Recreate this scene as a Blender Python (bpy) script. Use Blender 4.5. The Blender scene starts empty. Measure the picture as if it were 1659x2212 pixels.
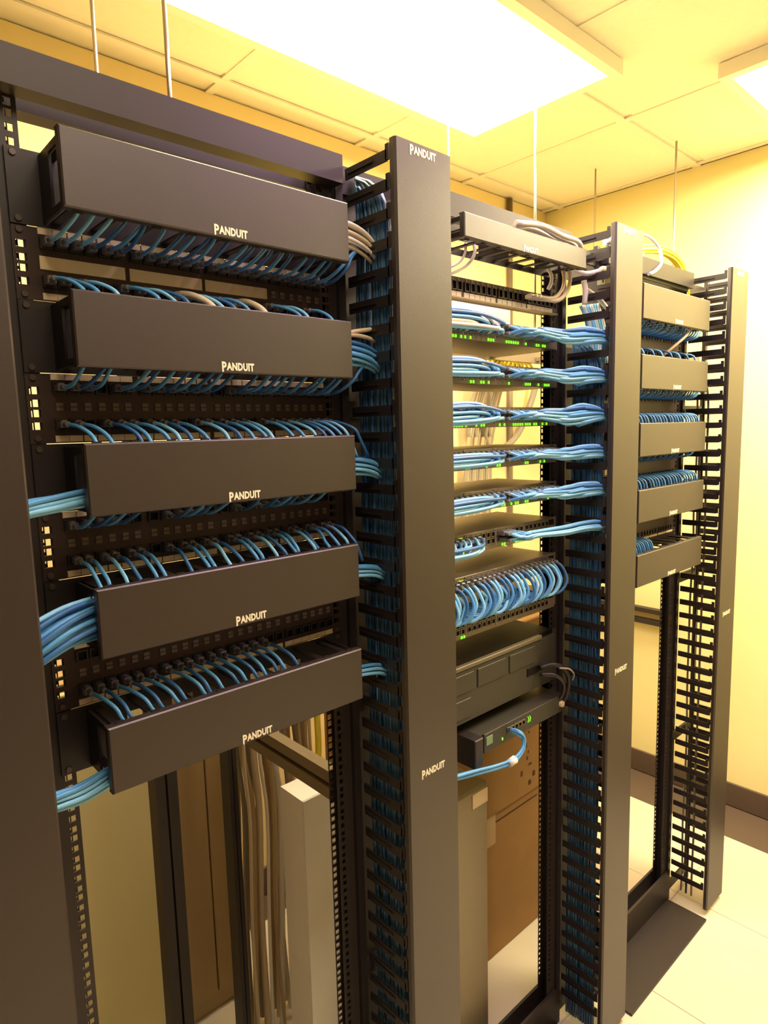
import bpy, math, random
from mathutils import Vector, Matrix
random.seed(7)
R = random.Random(11)
S = bpy.context.scene
COL = S.collection

# ------------------------------------------------------------------ camera
cam_d = bpy.data.cameras.new('camera'); cam = bpy.data.objects.new('camera', cam_d); COL.objects.link(cam)
cam_d.sensor_fit = 'HORIZONTAL'; cam_d.sensor_width = 36.0; cam_d.lens = 36.0 * 1399.83 / 1659.0
cam_d.clip_start = 0.02
_r = Vector((0.73917544, -0.67302338, -0.02567483)); _u = Vector((0.10348596, 0.07582443, 0.99173651)); _f = Vector((0.66551508, 0.73572426, -0.12569602))
cam.matrix_world = Matrix(((_r.x, _u.x, -_f.x, -0.25592), (_r.y, _u.y, -_f.y, -0.80784), (_r.z, _u.z, -_f.z, -0.02206), (0, 0, 0, 1)))
S.camera = cam

# ------------------------------------------------------------------ world, lights, exposure
W = bpy.data.worlds.new('world'); S.world = W; W.use_nodes = True
W.node_tree.nodes['Background'].inputs[0].default_value = (1.0, 0.86, 0.62, 1); W.node_tree.nodes['Background'].inputs[1].default_value = 0.05
S.view_settings.view_transform = 'Standard'; S.view_settings.look = 'None'; S.view_settings.gamma = 1.0
S.view_settings.use_curve_mapping = False; S.view_settings.exposure = 0.25
FLOOR = -1.685; CEIL = 1.02
LAMPS = [  # x, y, size x, size y, power, colour, label
    (2.15, -0.55, 0.50, 1.1, 74, (1.0, 0.82, 0.54), 'ceiling light over the aisle, nearest the bright end wall'),
    (1.00, 0.48, 1.20, 0.5, 46, (1.0, 0.82, 0.56), 'long ceiling light behind the racks, above the cable tray'),
    (0.85, -0.32, 0.30, 0.7, 10.0, (1.0, 0.62, 0.92), 'added fill light above the rack row, tinted pink like lens flare'),  # fill for the upper middle; pink tint echoes lens flare
    (0.10, -0.75, 0.60, 0.6, 5.0, (1.0, 0.80, 0.60), 'added fill light over the near end of the aisle'),  # added lamp, brightens the labels and cords of the left rack
]
for (lx, ly, sx, sy, pw, lc, _l) in LAMPS:
    ld = bpy.data.lights.new('ceiling_lamp_light', 'AREA'); ld.shape = 'RECTANGLE'; ld.size = sx; ld.size_y = sy; ld.energy = pw; ld.color = lc
    lo = bpy.data.objects.new('ceiling_lamp_light', ld); COL.objects.link(lo); lo.location = (lx, ly, CEIL - 0.05)

# ------------------------------------------------------------------ materials
def mat(name, col, rough=0.5, metal=0.0, noise=0.0, nscale=60.0, bump=0.0, bscale=400.0, spec=0.5, emit=None, estr=0.0):
    m = bpy.data.materials.new(name); m.use_nodes = True; nt = m.node_tree; b = nt.nodes['Principled BSDF']
    b.inputs['Base Color'].default_value = (*col, 1); b.inputs['Roughness'].default_value = rough; b.inputs['Metallic'].default_value = metal
    b.inputs['Specular IOR Level'].default_value = spec
    tc = None
    if noise or bump:
        tc = nt.nodes.new('ShaderNodeTexCoord')
    if noise:
        n = nt.nodes.new('ShaderNodeTexNoise'); n.inputs['Scale'].default_value = nscale; n.inputs['Detail'].default_value = 4
        nt.links.new(tc.outputs['Object'], n.inputs['Vector'])
        mx = nt.nodes.new('ShaderNodeMix'); mx.data_type = 'RGBA'
        mx.inputs[6].default_value = (*[c * (1 - noise) for c in col], 1); mx.inputs[7].default_value = (*[min(1, c * (1 + noise)) for c in col], 1)
        nt.links.new(n.outputs['Fac'], mx.inputs[0]); nt.links.new(mx.outputs[2], b.inputs['Base Color'])
    if bump:
        n2 = nt.nodes.new('ShaderNodeTexNoise'); n2.inputs['Scale'].default_value = bscale
        nt.links.new(tc.outputs['Object'], n2.inputs['Vector'])
        bp = nt.nodes.new('ShaderNodeBump'); bp.inputs['Strength'].default_value = bump; bp.inputs['Distance'].default_value = 0.001
        nt.links.new(n2.outputs['Fac'], bp.inputs['Height']); nt.links.new(bp.outputs['Normal'], b.inputs['Normal'])
    if emit:
        b.inputs['Emission Color'].default_value = (*emit, 1); b.inputs['Emission Strength'].default_value = estr
    return m
M = dict(
    black=mat('black_powder_coat', (0.027, 0.017, 0.012), 0.43, bump=0.2, bscale=900, spec=1.0),
    blackin=mat('black_steel', (0.030, 0.022, 0.020), 0.5, spec=0.45),
    plast=mat('black_plastic', (0.022, 0.017, 0.017), 0.45, spec=0.45),
    panel=mat('brown_black_panel', (0.045, 0.026, 0.021), 0.5, noise=0.15, spec=0.4),
    hole=mat('dark_socket', (0.006, 0.005, 0.005), 0.6, spec=0.2),
    label=mat('cream_paper', (0.80, 0.66, 0.45), 0.7, noise=0.10, nscale=30),
    labelw=mat('white_paper', (0.85, 0.80, 0.72), 0.6, noise=0.04, nscale=30),
    logo=mat('cream_lettering', (0.95, 0.90, 0.68), 0.45),
    icon=mat('grey_icon', (0.17, 0.13, 0.10), 0.55),
    blue=mat('blue_cord', (0.10, 0.36, 0.72), 0.38, noise=0.18, nscale=25),
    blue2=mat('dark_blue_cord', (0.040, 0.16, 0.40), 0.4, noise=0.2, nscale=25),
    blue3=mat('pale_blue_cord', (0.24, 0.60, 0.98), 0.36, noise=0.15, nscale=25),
    blue4=mat('shaded_blue_cord', (0.050, 0.125, 0.215), 0.45, noise=0.3, nscale=25),  # blue cord darkened for the shade inside the cable channels
    beige=mat('beige_cord', (0.72, 0.60, 0.42), 0.4),
    white=mat('white_cord', (0.85, 0.80, 0.72), 0.4),
    grey=mat('grey_cord', (0.27, 0.24, 0.18), 0.45, noise=0.15),
    yellow=mat('yellow_cord', (0.97, 0.80, 0.04), 0.35),
    plug=mat('clear_plug', (0.20, 0.19, 0.19), 0.3),
    switch=mat('olive_grey_metal', (0.14, 0.115, 0.075), 0.42, metal=0.3, noise=0.08),
    sface=mat('grey_metal_face', (0.22, 0.185, 0.125), 0.45, metal=0.2, noise=0.08),
    chas=mat('dark_olive_metal', (0.045, 0.042, 0.030), 0.5, noise=0.1, bump=0.2, bscale=300),
    chasl=mat('light_olive_metal', (0.15, 0.125, 0.075), 0.45),  # plain lighter olive; on the server's top edge it paints a highlight
    led=mat('green_light', (0.1, 0.5, 0.02), 0.4, emit=(0.20, 0.95, 0.02), estr=1.6),
    ledy=mat('yellow_green_light', (0.3, 0.5, 0.02), 0.4, emit=(0.60, 0.95, 0.03), estr=1.4),
    steel=mat('steel', (0.55, 0.50, 0.42), 0.3, metal=0.9),
    bolt=mat('dull_bolt', (0.10, 0.08, 0.07), 0.4, metal=0.6),
    dim=mat('brown_grey_paint', (0.13, 0.10, 0.075), 0.85),
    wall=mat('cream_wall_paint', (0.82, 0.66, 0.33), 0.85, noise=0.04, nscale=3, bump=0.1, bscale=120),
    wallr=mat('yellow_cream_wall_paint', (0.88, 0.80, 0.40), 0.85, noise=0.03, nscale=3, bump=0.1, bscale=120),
    ceil=mat('ceiling_board', (0.86, 0.80, 0.66), 0.9, noise=0.04, nscale=50, bump=0.3, bscale=200),
    grid=mat('ceiling_bar', (0.80, 0.76, 0.66), 0.5),
    floor=mat('floor_tile', (0.66, 0.60, 0.48), 0.35, noise=0.07, nscale=8),
    skirt=mat('brown_skirting', (0.10, 0.07, 0.05), 0.5),
    carton=mat('brown_cardboard', (0.30, 0.165, 0.055), 0.85, noise=0.12, nscale=14),
    ink=mat('dark_ink', (0.05, 0.025, 0.015), 0.8),
    tape=mat('tan_tape', (0.42, 0.27, 0.12), 0.35),
    cab=mat('beige_cabinet_paint', (0.46, 0.34, 0.17), 0.5, noise=0.05),
    gbox=mat('grey_beige_plastic', (0.32, 0.27, 0.17), 0.55, noise=0.05),
    strut=mat('grey_brown_strut', (0.17, 0.13, 0.075), 0.5, noise=0.1),
    lens=mat('lit_diffuser', (1, 0.9, 0.7), 0.5, emit=(1.0, 0.86, 0.62), estr=5.0),
    lensp=mat('pink_fill_diffuser', (1, 0.8, 0.9), 0.5, emit=(1.0, 0.74, 0.88), estr=4.0),  # glowing face of the added pink fill light
    fixture=mat('white_enamel', (0.8, 0.78, 0.7), 0.4),
    green=mat('green_sticker', (0.20, 0.30, 0.15), 0.5),
    txt=mat('grey_screen', (0.40, 0.36, 0.26), 0.4),
)

# ------------------------------------------------------------------ mesh helpers
ORG = {}
def org(o): return ORG.get(o.name, Vector((0, 0, 0))) if o else Vector((0, 0, 0))
def cr(pts, n):
    """Catmull-Rom through pts, n steps per span."""
    P = [Vector(p) for p in pts]; out = []
    Q = [P[0] * 2 - P[1]] + P + [P[-1] * 2 - P[-2]]
    for i in range(1, len(Q) - 2):
        a, b, c, d = Q[i - 1], Q[i], Q[i + 1], Q[i + 2]
        for k in range(n):
            t = k / n
            out.append(0.5 * ((2 * b) + (c - a) * t + (2 * a - 5 * b + 4 * c - d) * t * t + (3 * b - a - 3 * c + d) * t ** 3))
    out.append(P[-1]); return out
class MB:
    def __init__(s): s.v = []; s.f = []; s.sm = []
    def quad(s, a, b, c, d):
        n = len(s.v); s.v += [a, b, c, d]; s.f.append((n, n + 1, n + 2, n + 3)); s.sm.append(False)
    def box(s, x0, x1, y0, y1, z0, z1):
        n = len(s.v)
        s.v += [(x0, y0, z0), (x1, y0, z0), (x1, y1, z0), (x0, y1, z0), (x0, y0, z1), (x1, y0, z1), (x1, y1, z1), (x0, y1, z1)]
        for q in ((0, 3, 2, 1), (4, 5, 6, 7), (0, 1, 5, 4), (1, 2, 6, 5), (2, 3, 7, 6), (3, 0, 4, 7)):
            s.f.append(tuple(n + i for i in q)); s.sm.append(False)
        return s
    def cbox(s, x0, x1, y0, y1, z0, z1, c=0.003):
        """box whose four front (-y) edges are chamfered."""
        n = len(s.v)
        s.v += [(x0 + c, y0, z0 + c), (x1 - c, y0, z0 + c), (x1 - c, y0, z1 - c), (x0 + c, y0, z1 - c),
                (x0, y0 + c, z0), (x1, y0 + c, z0), (x1, y0 + c, z1), (x0, y0 + c, z1),
                (x0, y1, z0), (x1, y1, z0), (x1, y1, z1), (x0, y1, z1)]
        for q in ((0, 1, 2, 3), (4, 5, 1, 0), (5, 6, 2, 1), (6, 7, 3, 2), (7, 4, 0, 3), (8, 9, 5, 4), (9, 10, 6, 5), (10, 11, 7, 6), (11, 8, 4, 7), (11, 10, 9, 8)):
            s.f.append(tuple(n + i for i in q)); s.sm.append(False)
        return s
    def tube(s, pts, r, seg=7, sub=4, caps=True):
        P = cr(pts, sub) if sub > 1 else [Vector(p) for p in pts]
        n0 = len(s.v); up = Vector((0.13, 0.31, 0.94)); N = len(P); prev = None
        for i, p in enumerate(P):
            t = (P[min(i + 1, N - 1)] - P[max(i - 1, 0)]).normalized()
            a = (prev - t * prev.dot(t)) if prev is not None else t.cross(up)
            if a.length < 1e-6: a = t.orthogonal()
            a.normalize(); prev = a; b = t.cross(a)
            for k in range(seg):
                an = 2 * math.pi * k / seg
                s.v.append(tuple(p + (a * math.cos(an) + b * math.sin(an)) * r))
        for i in range(N - 1):
            for k in range(seg):
                k2 = (k + 1) % seg
                s.f.append((n0 + i * seg + k, n0 + i * seg + k2, n0 + (i + 1) * seg + k2, n0 + (i + 1) * seg + k)); s.sm.append(True)
        if caps:
            s.f.append(tuple(n0 + k for k in reversed(range(seg)))); s.sm.append(False)
            s.f.append(tuple(n0 + (N - 1) * seg + k for k in range(seg))); s.sm.append(False)
        return s
    def grid_plate(s, xs, zs, y0, y1, hole):
        """plate in the xz plane cut at xs / zs; hole(i, j) true where the cell is open."""
        nx, nz = len(xs) - 1, len(zs) - 1
        H = lambda i, j: i < 0 or j < 0 or i >= nx or j >= nz or hole(i, j)
        for i in range(nx):
            for j in range(nz):
                if H(i, j): continue
                a, b, c, d = xs[i], xs[i + 1], zs[j], zs[j + 1]
                s.quad((a, y0, c), (b, y0, c), (b, y0, d), (a, y0, d)); s.quad((a, y1, c), (a, y1, d), (b, y1, d), (b, y1, c))
                if H(i - 1, j): s.quad((a, y0, c), (a, y0, d), (a, y1, d), (a, y1, c))
                if H(i + 1, j): s.quad((b, y0, c), (b, y1, c), (b, y1, d), (b, y0, d))
                if H(i, j - 1): s.quad((a, y0, c), (a, y1, c), (b, y1, c), (b, y0, c))
                if H(i, j + 1): s.quad((a, y0, d), (b, y0, d), (b, y1, d), (a, y1, d))
        return s
    def mesh(s, name, m, off=Vector((0, 0, 0))):
        me = bpy.data.meshes.new(name); ox, oy, oz = off
        me.from_pydata([(v[0] - ox, v[1] - oy, v[2] - oz) for v in s.v], [], s.f)
        me.polygons.foreach_set('use_smooth', s.sm); me.materials.append(m); me.update(); return me
    def build(s, name, m, parent=None, at=None):
        """one mesh object; `at` is its world origin."""
        at = Vector(at) if at is not None else org(parent)
        o = bpy.data.objects.new(name, s.mesh(name, m, at)); COL.objects.link(o)
        o.location = at - org(parent)
        if parent: o.parent = parent
        ORG[o.name] = at; return o
def inst(me, name, parent, at):
    o = bpy.data.objects.new(name, me); COL.objects.link(o); at = Vector(at)
    if parent: o.parent = parent
    o.location = at - org(parent); ORG[o.name] = at; return o
def thing(name, label, cat, loc, group=None):
    o = bpy.data.objects.new(name, None); COL.objects.link(o); o.location = loc; o.empty_display_size = 0.05
    ORG[o.name] = Vector(loc); return tag(o, label, cat, group)
def tag(o, label, cat, group=None):
    if not 4 <= len(label.split()) <= 16: print('LABEL WORDS', len(label.split()), label)
    o['label'] = label; o['category'] = cat
    if group: o['group'] = group
    return o
def struct(o, label, cat='structure'):
    o['kind'] = 'structure'; o['label'] = label; o['category'] = cat; return o
def stuff(o): o['kind'] = 'stuff'; return o

# shared small meshes (local coordinates, front is -y)
def disc_mesh(name, r, h, m, seg=10):
    b = MB(); n = len(b.v)
    b.v += [(r * math.cos(2 * math.pi * k / seg), -h, r * math.sin(2 * math.pi * k / seg)) for k in range(seg)]
    b.v += [(r * 1.15 * math.cos(2 * math.pi * k / seg), 0, r * 1.15 * math.sin(2 * math.pi * k / seg)) for k in range(seg)]
    b.f.append(tuple(range(seg))); b.sm.append(False)
    for k in range(seg): b.f.append((k, seg + k, seg + (k + 1) % seg, (k + 1) % seg)); b.sm.append(True)
    return b.mesh(name, m)
def socket_mesh(name, w, h, d, rim, m1, m2):
    """open-fronted socket: raised rim and a recess."""
    b = MB(); a, c = w / 2, h / 2; i, j = a - rim, c - rim
    O = [(-a, -d, -c), (a, -d, -c), (a, -d, c), (-a, -d, c)]; I = [(-i, -d, -j), (i, -d, -j), (i, -d, j), (-i, -d, j)]
    Bk = [(x, -0.0006, z) for x, _, z in I]; OB = [(x, 0, z) for x, _, z in O]
    for k in range(4):
        l = (k + 1) % 4
        b.quad(O[k], O[l], I[l], I[k]); b.quad(OB[k], OB[l], O[l], O[k]); b.quad(I[k], I[l], Bk[l], Bk[k])
    b.quad(*Bk)
    me = b.mesh(name, m1); me.materials.append(m2); me.polygons[len(me.polygons) - 1].material_index = 1
    for k in range(4): me.polygons[k * 3 + 2].material_index = 1
    return me
SCREW = disc_mesh('screw', 0.0038, 0.0022, M['bolt'])
PORT = socket_mesh('port', 0.0150, 0.0150, 0.004, 0.0022, M['plast'], M['hole'])
PORTB = socket_mesh('port', 0.0150, 0.0190, 0.004, 0.0020, M['panel'], M['hole'])
SPORT = socket_mesh('port', 0.0128, 0.0125, 0.0025, 0.0018, M['sface'], M['hole'])
LABEL = MB().cbox(-0.0083, 0.0083, -0.0012, 0, -0.0042, 0.0042, 0.0005).mesh('label_card', M['label'])
LABELW = MB().cbox(-0.0080, 0.0080, -0.0012, 0, -0.0055, 0.0055, 0.0005).mesh('label_card', M['labelw'])
ICON = MB().box(-0.0042, 0.0042, -0.0010, 0, 0.0006, 0.0052).box(-0.0042, 0.0042, -0.0010, 0, -0.0052, -0.0006).mesh('icon_tab', M['icon'])
def plug_mesh(m):
    b = MB(); b.cbox(-0.0052, 0.0052, -0.014, 0.004, -0.0042, 0.0042, 0.001)
    b.box(-0.003, 0.003, -0.012, 0.0, 0.0042, 0.0058)
    b.tube([(0, -0.013, 0), (0, -0.020, 0), (0, -0.026, 0)], 0.0036, 6, 1); return b.mesh('plug', m)
PLUG = plug_mesh(M['plug']); PLUGW = plug_mesh(M['beige'])

def cord(pts, r, m, label, group, cat='cable', plug=None, plugpts=(0,), name='patch_cable', seg=6, sub=4, parent=None):
    """one cable: a thing of its own, or with `parent` one strand of a tied bundle."""
    o = MB().tube(pts, r, seg, sub).build('cord' if parent else name, m, parent, pts[0])
    if not parent: tag(o, label, cat, group)
    if plug is not None:
        for k in plugpts: inst(plug, 'plug', o, pts[k] if k == 0 else pts[-1])
    return o

_fc = {}
def letters(width, name, m):
    """the maker's lettering as a flat raised mesh in the xz plane, facing -y, lower-left corner at the origin."""
    if width in _fc: return _fc[width]
    vs, fs = [], []; x = 0.0
    for ch, sz, drop in (('P', 1.32, 0.16), ('ANDUIT', 1.0, 0.0)):
        cu = bpy.data.curves.new('lettering', 'FONT'); cu.body = ch; cu.size = sz; cu.offset = 0.045; cu.extrude = 0.03; cu.space_character = 1.07; cu.resolution_u = 2
        ob = bpy.data.objects.new('lettering', cu); COL.objects.link(ob)
        bpy.context.view_layer.update()
        me = bpy.data.meshes.new_from_object(ob.evaluated_get(bpy.context.evaluated_depsgraph_get()))
        xs = [v.co.x for v in me.vertices]; n = len(vs); x0 = min(xs)
        for v in me.vertices: vs.append([x + (v.co.x - x0) * 0.86, -v.co.z, v.co.y - drop])
        fs += [tuple(n + i for i in p.vertices) for p in me.polygons]
        x += (max(xs) - x0) * 0.86 + 0.0
        bpy.data.objects.remove(ob); bpy.data.curves.remove(cu); bpy.data.meshes.remove(me)
    w = max(v[0] for v in vs); k = width / w; zmin = min(v[2] for v in vs)
    me = bpy.data.meshes.new(name); me.from_pydata([(v[0] * k, v[1] * k * 0.6, (v[2] - zmin) * k * 1.12) for v in vs], [], fs)
    me.materials.append(m); me.update(); _fc[width] = me; return me

U = 0.04445; Z0 = -0.0284; RY = 0.10        # rack unit, unit grid, rail plane
RACKX = [0.2084, 0.8995, 1.5906]            # centre of each rack
VMX = [-0.1372, 0.5540, 1.2451, 1.9362]     # centre of each vertical cable manager
PX = [0.005, 0.022, 0.040, 0.058, 0.076, 0.093, 0.117, 0.135, 0.152, 0.169, 0.187, 0.205, 0.228, 0.245, 0.263, 0.281, 0.298, 0.316, 0.337, 0.354, 0.371, 0.388, 0.405, 0.422]
PX = [p - 0.0051 for p in PX]               # patch panel port positions from the panel's x0+0.005
TOP = 0.430

# ------------------------------------------------------------------ room
XW0, XW1, YW0, YW1 = -2.2, 2.62, -2.2, 1.12
def wallbox(name, m, label, *b):
    return struct(MB().box(*b).build(name, m), label, 'wall')
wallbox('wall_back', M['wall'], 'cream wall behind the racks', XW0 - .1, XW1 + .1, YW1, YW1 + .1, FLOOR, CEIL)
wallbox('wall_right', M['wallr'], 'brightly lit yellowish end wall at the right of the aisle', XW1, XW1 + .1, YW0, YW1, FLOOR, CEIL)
wallbox('wall_left', M['dim'], 'plain wall at the left end of the room', XW0 - .1, XW0, YW0, YW1, FLOOR, CEIL)
wallbox('wall_front', M['dim'], 'plain wall across the aisle from the racks', XW0 - .1, XW1 + .1, YW0 - .1, YW0, FLOOR, CEIL)
struct(MB().box(XW0, XW1, YW1 - .012, YW1, FLOOR, FLOOR + .1).build('baseboard_back', M['skirt']), 'dark skirting board under the cream back wall', 'skirting')
struct(MB().box(XW1 - .012, XW1, YW0, YW1 - .012, FLOOR, FLOOR + .1).build('baseboard_right', M['skirt']), 'dark skirting board under the bright end wall', 'skirting')
fl = struct(MB().box(XW0 - .1, XW1 + .1, YW0 - .1, YW1 + .1, FLOOR - .1, FLOOR - .004).build('floor', M['skirt']), 'pale tiled floor under the racks', 'floor')
T = 0.4572
tile_me = MB(); tile_me.v += [(0.0015, 0.0015, 0), (T - .0015, 0.0015, 0), (T - .0015, T - .0015, 0), (0.0015, T - .0015, 0), (0, 0, -.004), (T, 0, -.004), (T, T, -.004), (0, T, -.004)]
for q in ((0, 1, 2, 3), (4, 5, 1, 0), (5, 6, 2, 1), (6, 7, 3, 2), (7, 4, 0, 3)): tile_me.f.append(q); tile_me.sm.append(False)
tile_me = tile_me.mesh('floor_tile', M['floor'])
ix = 0
x = XW0
while x < XW1 - T + .15:
    y = YW0
    while y < YW1 - T + .15:
        inst(tile_me, 'floor_tile', fl, (x, y, FLOOR)); y += T
    x += T
ce = struct(MB().box(XW0 - .1, XW1 + .1, YW0 - .1, YW1 + .1, CEIL + .004, CEIL + .1).build('ceiling', M['grid']), 'pale suspended ceiling above the racks', 'ceiling')
ct = MB(); ct.v += [(0.012, 0.012, 0), (0.598, 0.012, 0), (0.598, 0.598, 0), (0.012, 0.598, 0), (0.006, 0.006, .004), (0.604, 0.006, .004), (0.604, 0.604, .004), (0.006, 0.604, .004)]
for q in ((3, 2, 1, 0), (0, 1, 5, 4), (1, 2, 6, 5), (2, 3, 7, 6), (3, 0, 4, 7)): ct.f.append(q); ct.sm.append(False)
ct = ct.mesh('ceiling_tile', M['ceil'])
for i in range(8):
    for j in range(5):
        inst(ct, 'ceiling_tile', ce, (XW0 + .03 + i * .595, YW0 + .03 + j * .64, CEIL))
gb = MB()
for i in range(9): gb.box(XW0 + .018 + i * .595, XW0 + .042 + i * .595, YW0, YW1, CEIL - .003, CEIL + .003)
for j in range(6): gb.box(XW0, XW1, YW0 + .018 + j * .64, YW0 + .05 + j * .64, CEIL - .0035, CEIL + .003)
gb.build('ceiling_grid', M['grid'], ce)
for k, (lx, ly, sx, sy, pw, lc, lab) in enumerate(LAMPS):
    t = thing('ceiling_light', lab, 'light', (lx, ly, CEIL - .004))
    b = MB(); a, c = sx / 2 + .03, sy / 2 + .03; z0, z1 = CEIL - .045, CEIL - .004
    b.box(lx - a, lx - a + .03, ly - c, ly + c, z0, z1); b.box(lx + a - .03, lx + a, ly - c, ly + c, z0, z1)
    b.box(lx - a + .03, lx + a - .03, ly - c, ly - c + .03, z0, z1); b.box(lx - a + .03, lx + a - .03, ly + c - .03, ly + c, z0, z1)
    b.build('frame', M['fixture'], t)
    MB().box(lx - a + .03, lx + a - .03, ly - c + .03, ly + c - .03, CEIL - .03, CEIL - .022).build('diffuser', M['lensp' if k == 2 else 'lens'], t)

# ------------------------------------------------------------------ rack frames
zh = []
n = math.ceil((FLOOR + .12 - Z0) / U)
while Z0 + n * U < TOP - .03:
    for q in (0.00635, 0.02225, 0.0381): zh.append(Z0 + n * U + q)
    n += 1
hs = 0.0046
zs = [FLOOR + .01]
for z in zh: zs += [z - hs, z + hs]
zs.append(TOP - .002)
def post_mesh(sgn):
    """steel channel: two perforated flanges joined by a web; sgn -1 = left post."""
    b = MB(); xi, xo = 0.2225, 0.2575
    xs = sorted([sgn * xi, sgn * 0.2277, sgn * 0.2369, sgn * xo])
    b.grid_plate(xs, zs, RY, RY + .0025, lambda i, j: i == 1 and j % 2 == 1)
    xs2 = sorted([sgn * .2265, sgn * 0.2277, sgn * 0.2369, sgn * xo])
    b.grid_plate(xs2, zs, RY + .030, RY + .0325, lambda i, j: i == 1 and j % 2 == 1)
    x0, x1 = sorted([sgn * xo, sgn * (xo - .0025)])
    b.box(x0, x1, RY + .0025, RY + .030, zs[0], zs[-1])
    return b.mesh('post', M['blackin'])
PL, PR = post_mesh(-1), post_mesh(1)
RLAB = ['tall black open equipment rack at the left, holding the dark covered cable managers',
        'black open equipment rack in the middle, holding switches with blue bundles',
        'farthest black open equipment rack, right of the middle, with five tan-lit covers']
for i, cx in enumerate(RACKX):
    t = thing('equipment_rack', RLAB[i], 'rack', (cx, RY + .026, FLOOR), 'open frame racks in the row')
    inst(PL, 'post', t, (cx, 0, 0)); inst(PR, 'post', t, (cx, 0, 0))
    b = MB()
    for y0, y1 in ((RY - .03, RY), (RY + .0325, RY + .0625)): b.box(cx - .2575, cx + .2575, y0, y1, TOP - .045, TOP - .042).box(cx - .2575, cx + .2575, y0 if y0 < RY - .01 else y0, y0 + .003, TOP - .042, TOP)
    b.build('top_bar', M['blackin'], t)
    b = MB(); b.box(cx - .2575, cx + .2575, RY - .14, RY - .0005, FLOOR, FLOOR + .008).box(cx - .2575, cx + .2575, RY + .033, RY + .085, FLOOR, FLOOR + .008)
    b.box(cx - .2575, cx + .2575, RY - .008, RY - .0005, FLOOR + .008, FLOOR + .11).box(cx - .2575, cx + .2575, RY + .033, RY + .040, FLOOR + .008, FLOOR + .11)
    b.build('base_angle', M['blackin'], t)

# ------------------------------------------------------------------ vertical cable managers
def finger_mesh(sgn):
    b = MB(); b.box(-.0016, .0016, -.012, .092, -.0088, .0088)
    b.box(-.0016, .0016, -.017, -.009, -.0075, .017)
    b.box(-.004, .004, .02, .085, -.0015, .0015); return b.mesh('finger', M['plast'])
FING = finger_mesh(1)
VLAB = ['dark vertical cable manager cut off by the photo left edge', 'wide vertical cable manager between left and middle racks, near the centre',
        'vertical cable manager with tan-lit cover between middle and far racks', 'last vertical cable manager beside the bright end wall']
for i, cx in enumerate(VMX):
    t = thing('vertical_cable_manager', VLAB[i], 'cable manager', (cx, 0.05, FLOOR), 'tall cable managers between the racks')
    b = MB(); n0 = len(b.v)
    # cover: shallow pan with rounded edges
    prof = [(-.065, -.019), (-.0655, -.028), (-.0625, -.0325), (.0625, -.0325), (.0655, -.028), (.065, -.019)]
    inn = [(x * .955, y + .003 if y < -.026 else y) for x, y in prof]
    for z in (FLOOR + .02, TOP + .003):
        b.v += [(cx + x, y, z) for x, y in prof]; b.v += [(cx + x, y, z) for x, y in inn]
    k = len(prof)
    for a in range(k - 1):
        b.f.append((n0 + a, n0 + a + 1, n0 + 2 * k + a + 1, n0 + 2 * k + a)); b.sm.append(False)
        b.f.append((n0 + k + a + 1, n0 + k + a, n0 + 3 * k + a, n0 + 3 * k + a + 1)); b.sm.append(False)
        b.f.append((n0 + a + 1, n0 + a, n0 + k + a, n0 + k + a + 1)); b.sm.append(False)
        b.f.append((n0 + 2 * k + a, n0 + 2 * k + a + 1, n0 + 3 * k + a + 1, n0 + 3 * k + a)); b.sm.append(False)
    for e in (0, k - 1):
        q = (n0 + e, n0 + k + e, n0 + 3 * k + e, n0 + 2 * k + e); b.f.append(q if e == 0 else q[::-1]); b.sm.append(False)
    cv = b.build('cover', M['black'], t)
    lg = letters(0.060, 'logo', M['logo'])
    for z in (0.412, -0.6485) if i else (0.412,): inst(lg, 'logo', cv, (cx - .033, -.0327, z))
    # spine behind, with side channels
    zb = {0: TOP, 1: TOP, 2: 0.17, 3: -1.1}[i]
    b = MB()
    for xx in (-.0792, .0792): b.box(cx + xx - .0078, cx + xx + .0078, .0925, .104, FLOOR, TOP)
    for z in (FLOOR + .03, -1.1, -0.55, 0.0, 0.38): b.box(cx - .072, cx + .072, .096, .104, z, z + .03)
    b.build('spine', M['plast'], t)
    if i != 3: MB().box(cx - .072, cx + .072, .1045, .1065, FLOOR + .02, zb).build('dark_backing', M['blackin'], t)  # added dark sheet, stands in for the shade among packed cables
    z = Z0 + 10 * U - .006
    while z > FLOOR + .08:
        for sx in (-.064, .064):
            if i == 0 and sx < 0: continue
            inst(FING, 'finger', t, (cx + sx, 0, z))
        z -= U

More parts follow.
